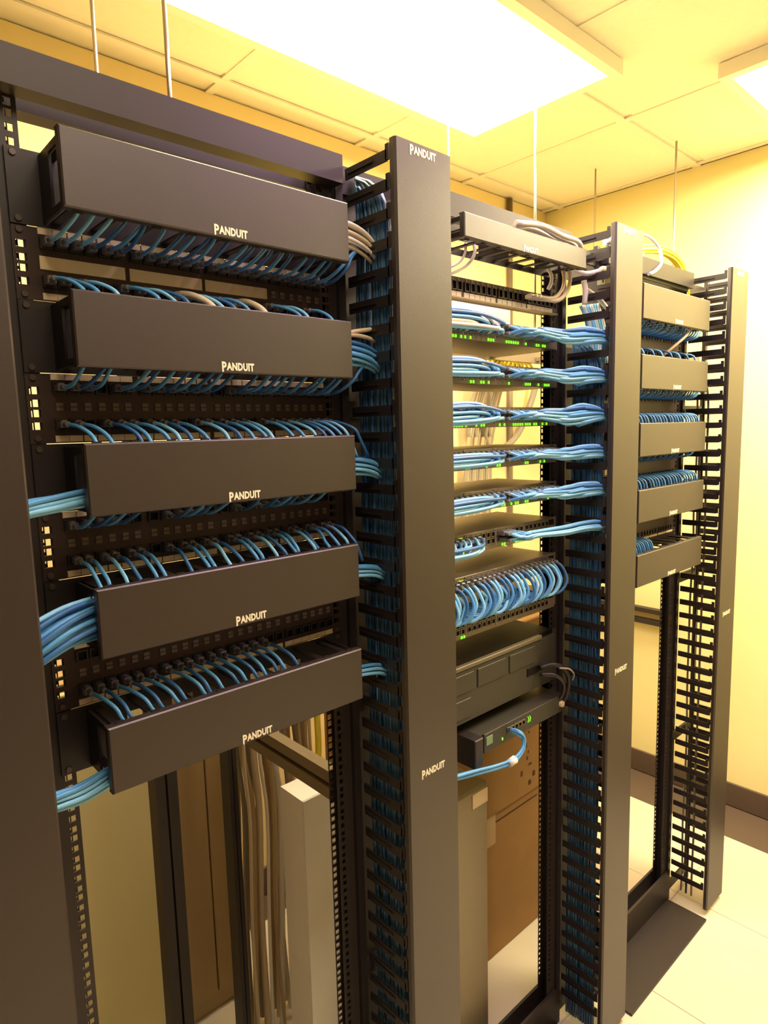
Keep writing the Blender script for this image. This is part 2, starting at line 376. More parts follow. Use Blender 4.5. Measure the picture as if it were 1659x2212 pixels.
# ------------------------------------------------------------------ horizontal cable managers
def mfinger():
    b = MB(); b.box(-.0055, .0055, .012, .096, -.0012, .0012).box(-.0055, .0055, .009, .012, -.0012, .008); return b.mesh('finger', M['plast'])
MF = mfinger()
def h_manager(x0, zb, units, label, group, cover=True, tint='black', logo_x=.186):
    """cable manager whose cover spans x0..x0+.4168, bottom zb."""
    h = units * U - .0009; zt = zb + h; cx = x0 + .2084
    t = thing('horizontal_cable_manager', label, 'cable manager', (cx, .05, zb), group)
    MB().grid_plate([cx - .2413, cx - .2225, cx - .15, cx - .05, cx + .05, cx + .15, cx + .2225, cx + .2413], [zb, zb + h * .3, zb + h * .7, zt], RY - .004, RY - .001, lambda i, j: j == 1 and i in (2, 4)).build('back_plate', M['plast'], t)
    b = MB(); c = .003
    b.cbox(x0, x0 + .4168, 0, .0035, zb, zt, c * .6)
    b.box(x0, x0 + .4168, .0035, .014, zb, zb + .0018).box(x0, x0 + .4168, .0035, .014, zt - .0018, zt)
    b.box(x0, x0 + .0018, .0035, .012, zb + .0018, zt - .0018).box(x0 + .415, x0 + .4168, .0035, .012, zb + .0018, zt - .0018)
    cv = b.build('cover', M[tint], t)
    inst(letters(0.050, 'logo', M['logo']), 'logo', cv, (x0 + logo_x, -.0002, zb + .0012))
    hh = .0085
    for xx in (x0 + .004, x0 + .4095):
        b = MB(); b.box(xx, xx + .0032, .012, RY - .004, zt - hh - .004, zt - .004).box(xx, xx + .0032, .012, RY - .004, zb + .004, zb + .004 + hh)
        if xx < x0 + .1 and units == 2: b.box(xx, xx + .0032, .055, RY - .004, zb + .004 + hh, zt - .004 - hh)
        b.build('side_bracket', M['plast'], t)
    for k in range(9):
        xx = x0 + .018 + k * .0474
        inst(MF, 'finger', t, (xx, 0, zt - .006))
        o = inst(MF, 'finger', t, (xx, 0, zb + .006)); o.scale = (1, 1, -1)
    for sx in (-.2325, .2325):
        for zz in (zb + .0064, zt - .0064): inst(SCREW, 'screw', t, (cx + sx, RY - .004, zz))
    return t
GA = 'wide hinged cable managers in the left rack'
az = [Z0 + (4 * k) * U + .0889 - .0889 + 0 for k in range(3)]
A_COVER = {}   # bottom z of covers
for k, lab in ((1, 'cut by the photo top edge, pinkish'), (0, 'second from the top, light brown sheen'), (-1, 'third from the top, dark brown'), (-2, 'fourth from the top, nearly black'), (-3, 'lowest, bright background below')):
    zb = Z0 + 2 * U + 4 * U * k; A_COVER[k] = zb
    h_manager(0.0, zb, 2, 'dark cable manager cover in the left rack, ' + lab, GA)
h_manager(RACKX[1] - .2084, .3245, 1, 'narrow black cable manager cover at the top of the middle rack', None, logo_x=.180)
CZ = [(.2438), (.0665), (-.1100), (-.2865), (-.4615)]
CL = ['topmost of the five in the far rack', 'second from the top in the far rack', 'middle one of the five in the far rack', 'fourth from the top in the far rack', 'lowest in the far rack, open space below']
for z, l in zip(CZ, CL):
    h_manager(RACKX[2] - .2084, z, 2, 'tan-lit cable manager cover, ' + l, 'cable managers in the far rack')

# ------------------------------------------------------------------ patch panels
def panel_plate(cx, zb, units, hole_offs):
    zt = zb + units * U - .0008
    zs_ = [zb]
    for h in hole_offs: zs_ += [zb + h - .0046, zb + h + .0046]
    zs_.append(zt)
    return MB().grid_plate([cx - .2413, cx - .2385, cx - .2262, cx + .2262, cx + .2385, cx + .2413], zs_, RY - .0022, RY - .0002, lambda i, j: i in (1, 3) and j % 2 == 1)
def patch_panel48(x0, zb, label, group, reflection_groups=0, rich=True, nlab=24):
    cx = x0 + .2084; t = thing('patch_bay', label, 'patch panel', (cx, RY - .001, zb), group)
    panel_plate(cx, zb, 2, (.0222, .0381, .0508, .0667)).build('face_plate', M['panel'], t)
    MB().box(x0 - .012, x0 + .43, RY, RY + .028, zb + .006, zb + .083).build('rear_housing', M['plast'], t)
    y = RY - .0022
    if rich:
        for k, px in enumerate(PX):
            X = x0 + .005 + px
            inst(PORT, 'port', t, (X, y, zb + .0702)); inst(PORT, 'port', t, (X, y, zb + .0235))
            inst(ICON, 'icon_tab', t, (X, y, zb + .0465))
            inst(LABEL, 'label_card', t, (X, y, zb + .0842)); inst(LABEL, 'label_card', t, (X, y, zb + .0055))
        for g in range(4):
            a = x0 + .005 + PX[g * 6] - .009; c = x0 + .005 + PX[g * 6 + 5] + .009
            if g < reflection_groups: MB().cbox(a, c, y - .0016, y - .0001, zb + .038, zb + .0545, .0005).build('label_strip', M['label'], t)  # cream strips paint the reflection on the icon row labels
    else:
        b = MB()
        for k, px in enumerate(PX):
            X = x0 + .005 + px
            for z in (.0702, .0235): b.box(X - .007, X + .007, y - .003, y - .0002, zb + z + .0055, zb + z + .0072).box(X - .007, X + .007, y - .003, y - .0002, zb + z - .0072, zb + z - .0055).box(X - .0072, X - .0056, y - .003, y - .0002, zb + z - .0055, zb + z + .0055)
        stuff(b.build('port_row', M['plast'], t))
        for g in range(4):
            a = x0 + .005 + PX[g * 6] - .009; c = x0 + .005 + PX[g * 6 + 5] + .009
            for q in range(2):
                a2 = a + (c - a) * q / 2; c2 = a + (c - a) * (q + 1) / 2 - .003
                if g == 0: MB().cbox(a2, c2, y - .0016, y - .0001, zb + .038, zb + .0545, .0005).build('label_strip', M['label'], t)
                elif nlab > 30: MB().cbox(a2, c2, y - .0016, y - .0001, zb + .006, zb + .012, .0005).build('label_strip', M['label'], t)
    for sx in (-.2325, .2325):
        for q in (.0064, .0826): inst(SCREW, 'screw', t, (cx + sx, y, zb + q))
    return t
PA = 'black patch panels with cream labels in the left rack'
APZ = {}
for k, lab in ((1, 'above the top brown cover, with reflection-painted label strips'), (0, 'between the first and second full covers'), (-1, 'between the second and third full covers'), (-2, 'between the third and lowest covers, right half unplugged')):
    APZ[k] = Z0 + 4 * U * k
    patch_panel48(0.0, APZ[k], 'black patch panel in the left rack ' + lab, PA, reflection_groups=3 if k == 1 else 0)
for k, lab in enumerate(('just under the top cover of the far rack', 'under the second cover of the far rack', 'under the middle cover of the far rack', 'above the lowest cover of the far rack, mostly unplugged')):
    patch_panel48(RACKX[2] - .2084, CZ[k] - 2 * U + .0005, 'dark patch panel ' + lab, 'patch panels in the far rack', rich=False, nlab=40 if k == 3 else 0)
# open one-unit panel at the top of the far rack
t = thing('rack_device', 'brown one-unit equipment on top of the far rack, under the yellow cables', 'equipment', (RACKX[2], RY, .376))
MB().cbox(1.349, 1.832, RY - .02, RY - .001, .3755, .4165, .002).box(1.372, 1.809, RY - .001, RY + .12, .377, .415).build('body', M['chas'], t)
MB().cbox(1.60, 1.64, RY - .0215, RY - .0199, .392, .409, .0005).build('label_card', M['labelw'], t)
inst(SCREW, 'knob', t, (1.815, RY - .0215, .396))
# middle rack patch panel
t = thing('patch_bay', 'black mostly unplugged patch panel with white labels, top of the middle rack', 'patch panel', (RACKX[1], RY, .2395))
cx = RACKX[1]; zb = .2395
panel_plate(cx, zb, 1, (.0222,)).build('face_plate', M['panel'], t)
MB().box(cx - .2262, cx + .2262, RY - .016, RY - .0022, zb - .001, zb + .0015).build('lower_lip', M['cab'], t)
MB().box(cx - .2262, cx + .2262, RY - .0002, RY + .03, zb + .004, zb + .036).build('rear_housing', M['plast'], t)
for px in PX:
    inst(PORTB, 'port', t, (cx - .2084 + .005 + px, RY - .0022, zb + .0262)); inst(LABELW, 'label_card', t, (cx - .2084 + .005 + px, RY - .0022, zb + .0095))
    inst(ICON, 'icon_tab', t, (cx - .2084 + .005 + px, RY - .0022, zb + .0393)).scale = (.5, 1, .45)

ORDN = 'first second third fourth fifth sixth seventh eighth ninth tenth eleventh twelfth thirteenth fourteenth fifteenth sixteenth seventeenth eighteenth nineteenth twentieth twenty-first twenty-second twenty-third twenty-fourth'.split()
# ------------------------------------------------------------------ patch cords of the left rack
jit = lambda a: R.uniform(-a, a)
BL = [M['blue'], M['blue2'], M['blue3'], M['blue']]
def a_cord_up(x, zb, m, lab, grp):
    z = zb + .0702; dx = .020 + jit(.007)
    P = [(x, RY - .006, z), (x + .001, RY - .030, z - .001), (x + dx * .3, .052 + jit(.004), z + .003), (x + dx * .8, .036 + jit(.005), z + .018), (x + dx * 1.3, .032, z + .034), (x + dx * 2.0 + .01, .04, z + .055)]
    cord(P, .0027, m, lab, grp, plug=PLUG)
def a_cord_down(x, zb, m, lab, grp, r=.0027, pl=None, steep=1.0):
    z = zb + .0235; dx = (.022 if steep < 1.2 else .010) + jit(.006)
    P = [(x, RY - .006, z), (x + .001, RY - .028, z), (x + dx * .4, .054 + jit(.004), z - .004), (x + dx * .85, .036 + jit(.004), z - .015 * steep), (x + dx * 1.15, .028, z - .032), (x + dx * 1.7 + .01, .036, z - .062)]
    cord(P, r, m, lab, grp, plug=pl or PLUG)
rows = {
    1: (set(range(24)), set([0, 1, 2, 5, 6, 7, 10, 11, 12, 17, 18, 21]), 'pinkish top', 'first full'),
    0: (set(range(24)) - {3, 12}, set(range(24)) - {2, 9, 15}, 'first full', 'second full'),
    -1: (set([0, 1, 2, 3, 7, 8, 9, 10, 13, 15, 16, 17, 18, 20]), set(range(24)) - {6}, 'second full', 'third full'),
    -2: (set(), set(range(16)), '', 'lowest'),
}
for k, (up, dn, above, below) in rows.items():
    zb = APZ[k]
    for c, i in enumerate(sorted(up)):
        m = BL[2] if (k == 1 and i < 3) else BL[i % 2]
        a_cord_up(.005 + PX[i] + jit(.001), zb, m, '%s blue cord from the left rising behind the %s cover, left rack' % (ORDN[c], above), 'blue cords rising behind the %s cover' % above)
    for c, i in enumerate(sorted(dn)):
        pair = .5 * (PX[i] + PX[i ^ 1]) if k == -1 else PX[i]
        a_cord_down(.005 + PX[i] * .72 + pair * .28 + jit(.001), zb, BL[(i * 7) % 4] if k != -2 else BL[i % 2], '%s blue cord from the left dropping behind the %s cover, left rack' % (ORDN[c], below), 'blue cords dropping behind the %s cover' % below, steep=1.3 if k == -1 else 1)
a_cord_down(.005 + PX[9], APZ[1], M['beige'], 'thick beige cord at the first brown cover top edge, left of its twin', None, .0052, PLUGW)
a_cord_down(.005 + PX[14], APZ[1], M['beige'], 'thick beige cord at the first brown cover top edge, right of its twin', None, .0052, PLUGW)

# bundles leaving the managers on either side
def bundle(ctrl, n, r, mats, lab, grp, seg=6, sub=4, name='cable_bundle'):
    """ctrl: (x, y, z, spread); a tied bundle whose cords keep their own place in the cross-section."""
    t = thing(name, lab, 'cables', ctrl[0][:3], grp)
    for q in range(n):
        a = q * 2.39996; rad = math.sqrt((q + .5) / n); P = []
        for j, (cx_, cy_, cz_, sp) in enumerate(ctrl):
            aa = a + j * .25
            P.append((cx_ + jit(.001), cy_ + math.cos(aa) * rad * sp * .6 + jit(.0008), cz_ + math.sin(aa) * rad * sp + jit(.0008)))
        cord(P, r, mats[q % len(mats)], None, None, seg=seg, sub=sub, parent=t)
B3 = [M['blue'], M['blue3'], M['blue2']]
for zc, n, sp, lab in ((.098, 12, .020, 'first'), (-.085, 9, .016, 'second'), (-.268, 7, .013, 'third'), (-.446, 6, .011, 'fourth')):
    bundle([(.33, .045, zc, sp), (.40, .042, zc + .003, sp), (.445, .035, zc + .005, sp), (.490, .034, zc - .004, sp * .9), (.518, .045, zc - .030, sp * .8), (.528, .055, zc - .085, sp * .8)],
           n, .0031, B3, 'blue bundle leaving the right end of the %s full cover, left rack' % lab, 'blue bundles right of the left rack covers')
for q, (dz, w) in enumerate(((.0, .0), (.002, 1))):
    P = [(.34, .04, .128), (.41, .034, .130), (.45, .032, .134 + .006 * w), (.50, .040, (.128, .150)[q]), (.525, .055, (.105, .165)[q])]
    cord(P, .0036, M['beige'], ('beige cord right of the first full cover, lower one bending down', 'beige cord right of the first full cover, upper one rising')[q], None)
bundle([(.33, .045, .285, .022), (.40, .042, .292, .022), (.445, .035, .293, .022), (.49, .036, .280, .02), (.52, .046, .252, .012), (.528, .055, .20, .01)], 9, .0032, [M['white'], M['beige']],
       'whitish bundle right of the pinkish top cover of the left rack', None)
for zc, z2, n, sp, lab in ((-.094, -.104, 8, .010, 'second'), (-.248, -.268, 18, .028, 'third'), (-.460, -.462, 8, .013, 'lowest')):
    bundle([(.07, .045, zc + .004, sp), (.02, .035, zc, sp), (-.03, .022, zc - .004, sp), (-.075, .018, z2, sp), (-.115, .03, z2 - .02, sp), (-.135, .05, z2 - .09, sp * .8)],
           n, .0036, B3, 'blue bundle leaving the left side of the %s full cover of the left rack' % lab, 'blue bundles left of the left rack covers')

# vertical cords inside the cable managers
def column(cx, ztop, n, mats, lab, grp, x0=-.053, y0=.004, y1=.088, r=.0034, rows_=2):
    t = thing('cable_bundle', lab, 'cables', (cx, .05, FLOOR), grp)
    for w in range(rows_):
        for q in range(n):
            y = y0 + (y1 - y0) * (q + .5 * w) / n; x = cx + x0 + w * .009 + jit(.002)
            P = [(x + .01, .089, ztop + .03 + jit(.01)), (x + .004, y * .6 + .035, ztop + .01)]; z = ztop - .05 + jit(.01)
            while z > FLOOR + .05:
                P.append((x + jit(.0022), min(y1, max(y0, y + jit(.003))), z)); z -= .16
            P.append((x, y, FLOOR + .03)); cord(P, r, mats[(q + w) % len(mats)], None, None, sub=3, parent=t)
DK = [M['blue2'], M['blue'], M['blue2']]
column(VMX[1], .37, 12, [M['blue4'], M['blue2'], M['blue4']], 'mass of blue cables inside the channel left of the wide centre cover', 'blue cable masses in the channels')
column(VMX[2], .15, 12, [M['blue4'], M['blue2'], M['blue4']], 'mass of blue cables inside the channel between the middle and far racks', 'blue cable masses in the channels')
column(VMX[3], .10, 3, [M['grey'], M['plast']], 'few thin dark cables inside the last channel by the bright wall', None, x0=-.04, y0=.03, y1=.085, rows_=1)
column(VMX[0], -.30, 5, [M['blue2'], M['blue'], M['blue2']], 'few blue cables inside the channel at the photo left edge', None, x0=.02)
t_lean = thing('cable_bundle', 'pale blue cords leaning in the top of the channel right of the middle rack', 'cables', (1.2, .05, .13))
# short leaning cords at the top of the second channel
for q in range(8):
    cord([(1.185 + q * .011, .06, .262 + .002 * q), (1.190 + q * .0115, .05, .235), (1.197 + q * .012, .045, .19), (1.20 + q * .012, .045, .13)], .0042, [M['blue3'], M['white'], M['blue3']][q % 3],
         None, None, parent=t_lean)
cord([(1.1, .04, .335), (1.15, .03, .327), (1.19, .02, .335), (1.24, .035, .352), (1.30, .05, .36)], .0055, M['white'], 'thick white cord resting across the top fingers right of the middle rack', None)
cord([(1.19, .05, .30), (1.25, .05, .285), (1.30, .05, .262)], .006, M['white'], 'white cord slanting down inside the top of the second channel', None)
cord([(1.165, .04, .315), (1.172, .04, .29), (1.178, .045, .262)], .0065, M['white'], 'short thick white cord beside the middle rack, under the top finger', None)
cord([(.5135, -.002, -.235), (.5105, -.006, -.30), (.511, -.006, -.34), (.515, -.002, -.39)], .0016, M['white'], 'thin whitish wire bowing along the left edge of the centre cover', None, name='wire')

# ------------------------------------------------------------------ switches of the middle rack
SW = [.1575, .0680, -.0225, -.1110, -.2010, -.2900, -.3810, -.4740]
GX = [ .0175 * i + .0045 * (i // 6) for i in range(24)]
sx0 = .6745
SPX = [sx0 + .012 + g * .955 for g in GX]
names = ['first', 'second', 'third', 'fourth', 'fifth', 'sixth', 'seventh', 'eighth']
for k, zb in enumerate(SW):
    t = thing('network_switch', '%s network switch from the top in the middle rack, grey metal%s' % (names[k], ', green lights' if k < 5 else ', with looped blue cords' if k > 5 else ', half empty'), 'network switch', (RACKX[1], .2, zb), 'network switches in the middle rack')
    MB().box(.6775, 1.1215, .0885, .265, zb, zb + .0436).build('body', M['switch'], t)
    MB().cbox(.6775, 1.1215, .0855, .0884, zb, zb + .0436, .001).build('face_plate', M['sface'], t)
    for s_ in (.6775 - .0195, 1.1215): MB().cbox(s_, s_ + .0195, .0955, .0975, zb + .001, zb + .0426, .0005).build('mounting_ear', M['sface'], t)
    for X in SPX:
        for z in (.0325, .0175): inst(SPORT, 'port', t, (X, .0855, zb + z))
    for X in (SPX[5] + .011, SPX[11] + .011, SPX[17] + .011): MB().box(X - .0009, X + .0009, .0835, .0853, zb + .007, zb + .042).build('divider', M['txt'], t)
    MB().cbox(1.094, 1.115, .0845, .0853, zb + .026, zb + .0395, .0003).build('uplink_slot', M['hole'], t)
    MB().cbox(.876, .8995, .0842, .0853, zb + .0395, zb + .0425, .0003).build('name_plate', M['chasl'], t)
    b = MB(); rr = random.Random(40 + k)
    for i, X in enumerate(SPX):
        on = (rr.random() < (.78, .66, .70, .45, .36)[k]) if k < 5 else (i == 5 or (k == 5 and i in (13, 16, 17)))
        if not on: continue
        for dx in (-.0042, .0042):
            if rr.random() < .66: b.box(X + dx - .0022, X + dx + .0022, .0828, .0838, zb + .0022, zb + .0078)
    stuff(b.build('status_lights', M['led'], t))
    if k >= 5: MB().cbox(.757, .772, .0826, .0853, zb + (.030 if k < 7 else .033), zb + (.0375 if k < 7 else .0405), .0005).build('indicator', M['ledy'], t)
def sw_bundles(k, zb):
    zc = zb + .0235; ng = 'middle rack, %s switch' % names[k]
    right = range(12, 24) if k < 5 else range(14, 23)
    spr = (.021, .021, .026, .016, .018, .014)[k]
    tr = thing('cable_bundle', 'pale blue cord bundle running right from the %s switch of the middle rack' % names[k], 'cables', (1.0, .05, zb), 'blue bundles right of the switches')
    tl = thing('cable_bundle', 'pale blue cord bundle running left from the %s switch of the middle rack' % names[k], 'cables', (.75, .05, zb), 'blue bundles left of the switches')
    for j, i in enumerate(right):
        for rw in (0, 1):
            if rw == 1 and k == 5 and i % 2 == 0: continue
            xk = SPX[i] if k < 5 else SPX[12] + (i - 14) * .004; zp = zb + (.0325 if rw == 0 else .0175)
            a = (j * 2 + rw) * 2.39996; rad = math.sqrt((j + .5) / 12); cy, sz = math.cos(a) * rad, math.sin(a) * rad
            P = [(xk, .079, zp), (xk + .006, .058, zp + .000), (xk + .025, .040 + cy * .006, zc + sz * .010)]
            if xk + .05 < 1.03: P.append((xk * .5 + .515, .036 + cy * .009, zc + sz * spr * .6 + .002))
            P += [(max(1.055, xk + .03) + .02, .030 + cy * .011, zc + sz * spr * .9 - .002), (1.130, .016 + cy * .010, zc + sz * spr * .95 + .002), (1.180, .002 + cy * .010, zc + sz * .014 + .001), (1.206, .004 + cy * .006, zc + sz * .008 - .014), (1.222, .025, zc - .07)]
            cord(P, .0036, [M['blue3'], M['blue'], M['blue3'], M['blue2']][(i + rw) % 4], None, None, plug=PLUG, parent=tr)
    left = range(0, 12) if k < 5 else range(0, 8)
    for j, i in enumerate(left):
        for rw in (0, 1):
            if rw == 1 and k == 5 and i % 2 == 0: continue
            xk = SPX[i]; zp = zb + (.0325 if rw == 0 else .0175)
            a = (j * 2 + rw) * 2.39996; rad = math.sqrt((j + .5) / 12); cy, sz = math.cos(a) * rad, math.sin(a) * rad
            e = (.008, .006, .006, 0, 0, -.006)[k]
            P = [(xk, .079, zp), (xk - .004, .058, zp), (xk - .02, .042 + cy * .006, zc + sz * .008 + e * .5)]
            if xk > .76: P.append((xk * .5 + .34, .036 + cy * .010, zc + sz * spr * .8 + e))
            P += [(.668, .030 + cy * .010, zc + sz * spr * .8 + e * .5), (.632, .018 + cy * .008, zc + sz * .012), (.608, .012, zc + sz * .008 - .02), (.595, .03, zc - .08)]
            cord(P, .0036, [M['blue3'], M['blue'], M['white'] if k < 1 else M['blue3'], M['blue2']][(i + rw) % 4], None, None, plug=PLUG, parent=tl)
for k in range(6): sw_bundles(k, SW[k])
# looped cords joining the two lowest switches
loops = []
for i in range(24):
    for rw in (0, 1):
        if rw == 1 and i % 2: continue
        x1 = SPX[i]; x2 = SPX[max(0, i - 3)] - .002; j1 = jit(.004); j2 = jit(.005)
        z1, z2 = SW[6] + (.0325 if rw == 0 else .0175), SW[7] + .0325 - .006 * rw
        loops.append([(x1, .079, z1), (x1 + .002, .062, z1 - .001), (x1 + .008 + j1, .046 + j2 * .5, z1 - .014), (x1 + .009 + j1, .034 + rw * .007 + j2, -.392 + j2), (x1 * .8 + x2 * .2 + j1, .042 + j2, -.4195), (x1 * .35 + x2 * .65 - .004, .060, -.4215), (x2 - .006, .095, -.4185), (x2 - .012, .13, -.4185)])
half = len(loops) // 2
for c, P in enumerate(loops):
    lab = '%s looped blue cord counted from the %s, between the two lowest switches' % ((ORDN[c], 'left') if c < half else (ORDN[len(loops) - 1 - c], 'right'))
    cord(P, .0035, [M['blue3'], M['blue'], M['blue3'], M['blue2']][c % 4], lab, 'looped blue cords in the middle rack', plug=PLUG, sub=5)
# pale thick cords at the top patch panel
for q, (lab, P, r) in enumerate((
    ('thick beige cord curving into the right end of the middle patch panel, outer one', [(1.092, .05, .345), (1.112, .045, .325), (1.106, .045, .290), (1.075, .05, .262), (1.04, .066, .262), (1.02, .085, .266)], .0052),
    ('thick beige cord curving into the right end of the middle patch panel, inner one', [(1.090, .055, .345), (1.098, .05, .315), (1.088, .05, .286), (1.06, .055, .265), (1.025, .07, .266), (1.005, .085, .266)], .0045),
    ('short white cord hanging above the right end of the middle patch panel', [(1.045, .06, .330), (1.052, .055, .315), (1.053, .055, .300), (1.048, .06, .284)], .0045),
    ('pale cord looping beside the centre cover, upper left of the middle rack, right one', [(.775, .05, .340), (.772, .045, .315), (.752, .05, .290), (.715, .06, .272), (.69, .085, .266)], .0032),
    ('pale cord looping beside the centre cover, upper left of the middle rack, left one', [(.757, .055, .335), (.750, .05, .315), (.732, .05, .294), (.705, .06, .280), (.683, .085, .268)], .0028))):
    cord(P, r, M['white' if q > 1 else 'beige'], lab, None, plug=PLUGW if q != 2 else None, plugpts=(1,))
# pale cords lying on the top cover of the middle rack
t_w = thing('cable_bundle', 'thick white cords lying along the top cover of the middle rack', 'cables', (1.0, .03, .376))
for q in range(5):
    P = [(.86 + q * .012, .012 + q * .012, .382), (.95, .01 + q * .013, .392 + .004 * (q % 2)), (1.03, .012 + q * .012, .386), (1.09, .01 + q * .014, .383), (1.14, .03 + q * .01, .370)]
    cord(P, .0055, M['white'], None, None, parent=t_w)

# server chassis
t = thing('server', 'dark olive rack server below the lowest switch of the middle rack', 'server', (RACKX[1], .25, -.664))
z0, z1 = -.664, -.532
MB().box(.6790, 1.1200, .0905, .33, z0, z1).build('body', M['hole'], t)
MB().cbox(.6790, 1.1200, .082, .0904, z0, z1 - .011, .002).build('front_panel', M['chas'], t)
MB().cbox(.6790, 1.060, .079, .0904, z1 - .0105, z1 - .0005, .0015).build('top_edge_highlight', M['chasl'], t)  # lighter strip paints the highlight along the top edge
for s_ in (.6580, 1.1205): MB().box(s_, s_ + .0205, .0935, .0975, z0 + .004, z1 - .004).build('mounting_ear', M['chas'], t)
for i in range(3):
    MB().cbox(.70 + i * .115, .80 + i * .115, .0795, .0819, z0 + .070, z1 - .02, .001).build('drive_bay', M['chas'], t)
MB().cbox(.695, .790, .0795, .0819, z0 + .012, z0 + .055, .001).build('drive_bay', M['chas'], t)
MB().cbox(1.000, 1.050, .0795, .0819, z0 + .040, z0 + .062, .002).build('power_socket', M['hole'], t)
MB().cbox(.688, .700, .070, .0819, z1 - .045, z1 - .025, .002).build('latch', M['chasl'], t)
cord([(1.045, .076, -.612), (1.075, .06, -.607), (1.105, .05, -.620), (1.125, .045, -.650), (1.128, .05, -.690), (1.12, .06, -.72)], .0062, M['plast'], 'black power cord looping down from the server at the right post', None, name='power_cable')
cord([(1.04, .07, -.625), (1.07, .05, -.63), (1.10, .045, -.655), (1.105, .05, -.69), (1.10, .09, -.75)], .005, M['plast'], 'second black power cord, inside the loop by the right post', None, name='power_cable')
cord([(1.06, .03, -.604), (1.09, .022, -.612), (1.112, .022, -.632), (1.118, .03, -.650)], .0022, M['grey'], 'thin grey cord over the black power loop', None, name='wire')
# small network appliance
t = thing('network_appliance', 'slim dark network box with green lights under the server', 'network device', (.95, .17, -.738))
MB().box(.775, 1.120, .0605, .27, -.738, -.694).build('body', M['chas'], t)
MB().cbox(.806, 1.120, .056, .0604, -.738, -.694, .001).build('front_panel', M['chas'], t)
MB().cbox(.762, .790, .045, .11, -.755, -.690, .002).build('bracket', M['plast'], t)
MB().box(1.1205, 1.1415, .0955, .0978, -.738, -.694).build('mounting_ear', M['chas'], t)
MB().cbox(.812, .834, .0545, .0558, -.722, -.702, .0003).build('sticker', M['green'], t)
me = socket_mesh('port', .0115, .012, .0035, .0018, M['chasl'], M['hole'])
for i in range(5): inst(me, 'port', t, (.893 + i * .0135, .056, -.711))
b = MB()
for X in (.965, .972):
    b.quad((X, .0545, -.703), (X + .003, .0545, -.7045), (X + .007, .0545, -.711), (X + .0045, .0545, -.711)); b.quad((X + .0045, .0545, -.711), (X + .007, .0545, -.711), (X + .003, .0545, -.7185), (X, .0545, -.719))
stuff(b.build('status_lights', M['led'], t)); stuff(MB().box(.868, .8705, .054, .0558, -.728, -.722).build('status_lights', M['led'], t))
disc = disc_mesh('knob', .0075, .007, M['beige']); inst(disc, 'knob', t, (1.108, .056, -.716))
bundle([(.893, .050, -.711, .003), (.897, .030, -.713, .005), (.905, .022, -.726, .006), (.893, .018, -.748, .006), (.86, .02, -.762, .007), (.81, .03, -.762, .007), (.74, .04, -.752, .007), (.66, .05, -.748, .006), (.61, .055, -.79, .006)], 4, .0036, [M['blue3'], M['blue']],
       'pale blue cords hanging from the slim network box to the centre cover', None)
o = MB().tube([(.868, .019, -.7595), (.846, .021, -.7635)], .0088, 9, 1).build('cable_tag', M['labelw'], None, (.857, .02, -.76)); tag(o, 'white tag wrapped round the blue cords under the slim network box', 'tag')

# ------------------------------------------------------------------ far rack cords
cx0 = RACKX[2] - .2084
fb = {}
for k in range(4):
    zb = CZ[k] - 2 * U + .0005
    up = range(24) if k < 2 else (range(0, 24, 2) if k == 2 else ())
    dn = range(24) if k in (1, 2) else (range(0, 24, 3) if k == 0 else range(0, 12) if k == 3 else ())
    for i in up:
        x = cx0 + .005 + PX[i]; z = zb + .070
        fb.setdefault(i % 2, MB()).tube([(x, .09, z), (x + .002, .06, z), (x + .012, .04, z + .008), (x + .03, .036, z + .03)], .0026, 5, 3)
    for i in dn:
        x = cx0 + .005 + PX[i]; z = zb + .0235
        if k == 3: x = cx0 + .005 + i * .012
        fb.setdefault(i % 2, MB()).tube([(x, .09, z), (x + .002, .06, z + .002), (x + .012, .036, z - .006), (x + .018, .030, z - .036)], .0028, 5, 3)
me_a = fb[0]; n0 = len(me_a.v); me_a.v += fb[1].v; nf = len(me_a.f); me_a.f += [tuple(n0 + q for q in f) for f in fb[1].f]; me_a.sm += fb[1].sm
o = me_a.build('patch_cable', M['blue2'], None, (cx0 + .2, .06, 0)); o.data.materials.append(M['blue'])
for p_ in o.data.polygons:
    if p_.index >= nf: p_.material_index = 1
stuff(o); tag(o, 'tufts of small blue cords between the tan-lit covers of the far rack', 'cables')
cord([(1.62, .06, .166), (1.66, .03, .205), (1.70, .02, .235), (1.72, .035, .262)], .004, M['beige'], 'beige cord rising under the top cover of the far rack', None)
cord([(1.62, .06, .163), (1.665, .03, .156), (1.70, .03, .142), (1.71, .03, .11)], .004, M['beige'], 'beige cord dropping behind the second cover of the far rack', None)
t_y = thing('cable_bundle', 'yellow cord bundle arching over the top of the far rack', 'cables', (1.7, .12, .42))
for q in range(9):
    a = q * 2.4; dy, dz = math.cos(a) * .012 * math.sqrt(q / 9), math.sin(a) * .012 * math.sqrt(q / 9)
    cord([(1.50, .18 + dy, .47 + dz), (1.60, .14 + dy, .475 + dz), (1.70, .12 + dy, .487 + dz), (1.79, .115 + dy, .482 + dz), (1.845 + dz, .11 + dy, .455 + dz), (1.862 + dz, .105 + dy, .415), (1.865 + dz, .10 + dy, .36)], .0048, M['yellow'], None, None, parent=t_y)
cord([(1.50, .11, .50), (1.58, .09, .497), (1.63, .08, .47), (1.625, .07, .43), (1.58, .065, .40), (1.54, .065, .385)], .005, M['white'], 'white cord looping over the top of the far rack beside the tan post', None)
bundle([(1.40, .12, .462, .012), (1.52, .11, .468, .014), (1.62, .13, .462, .010), (1.70, .16, .452, .006)], 5, .006, [M['white']], 'thick white cords lying on the equipment on top of the far rack', None)

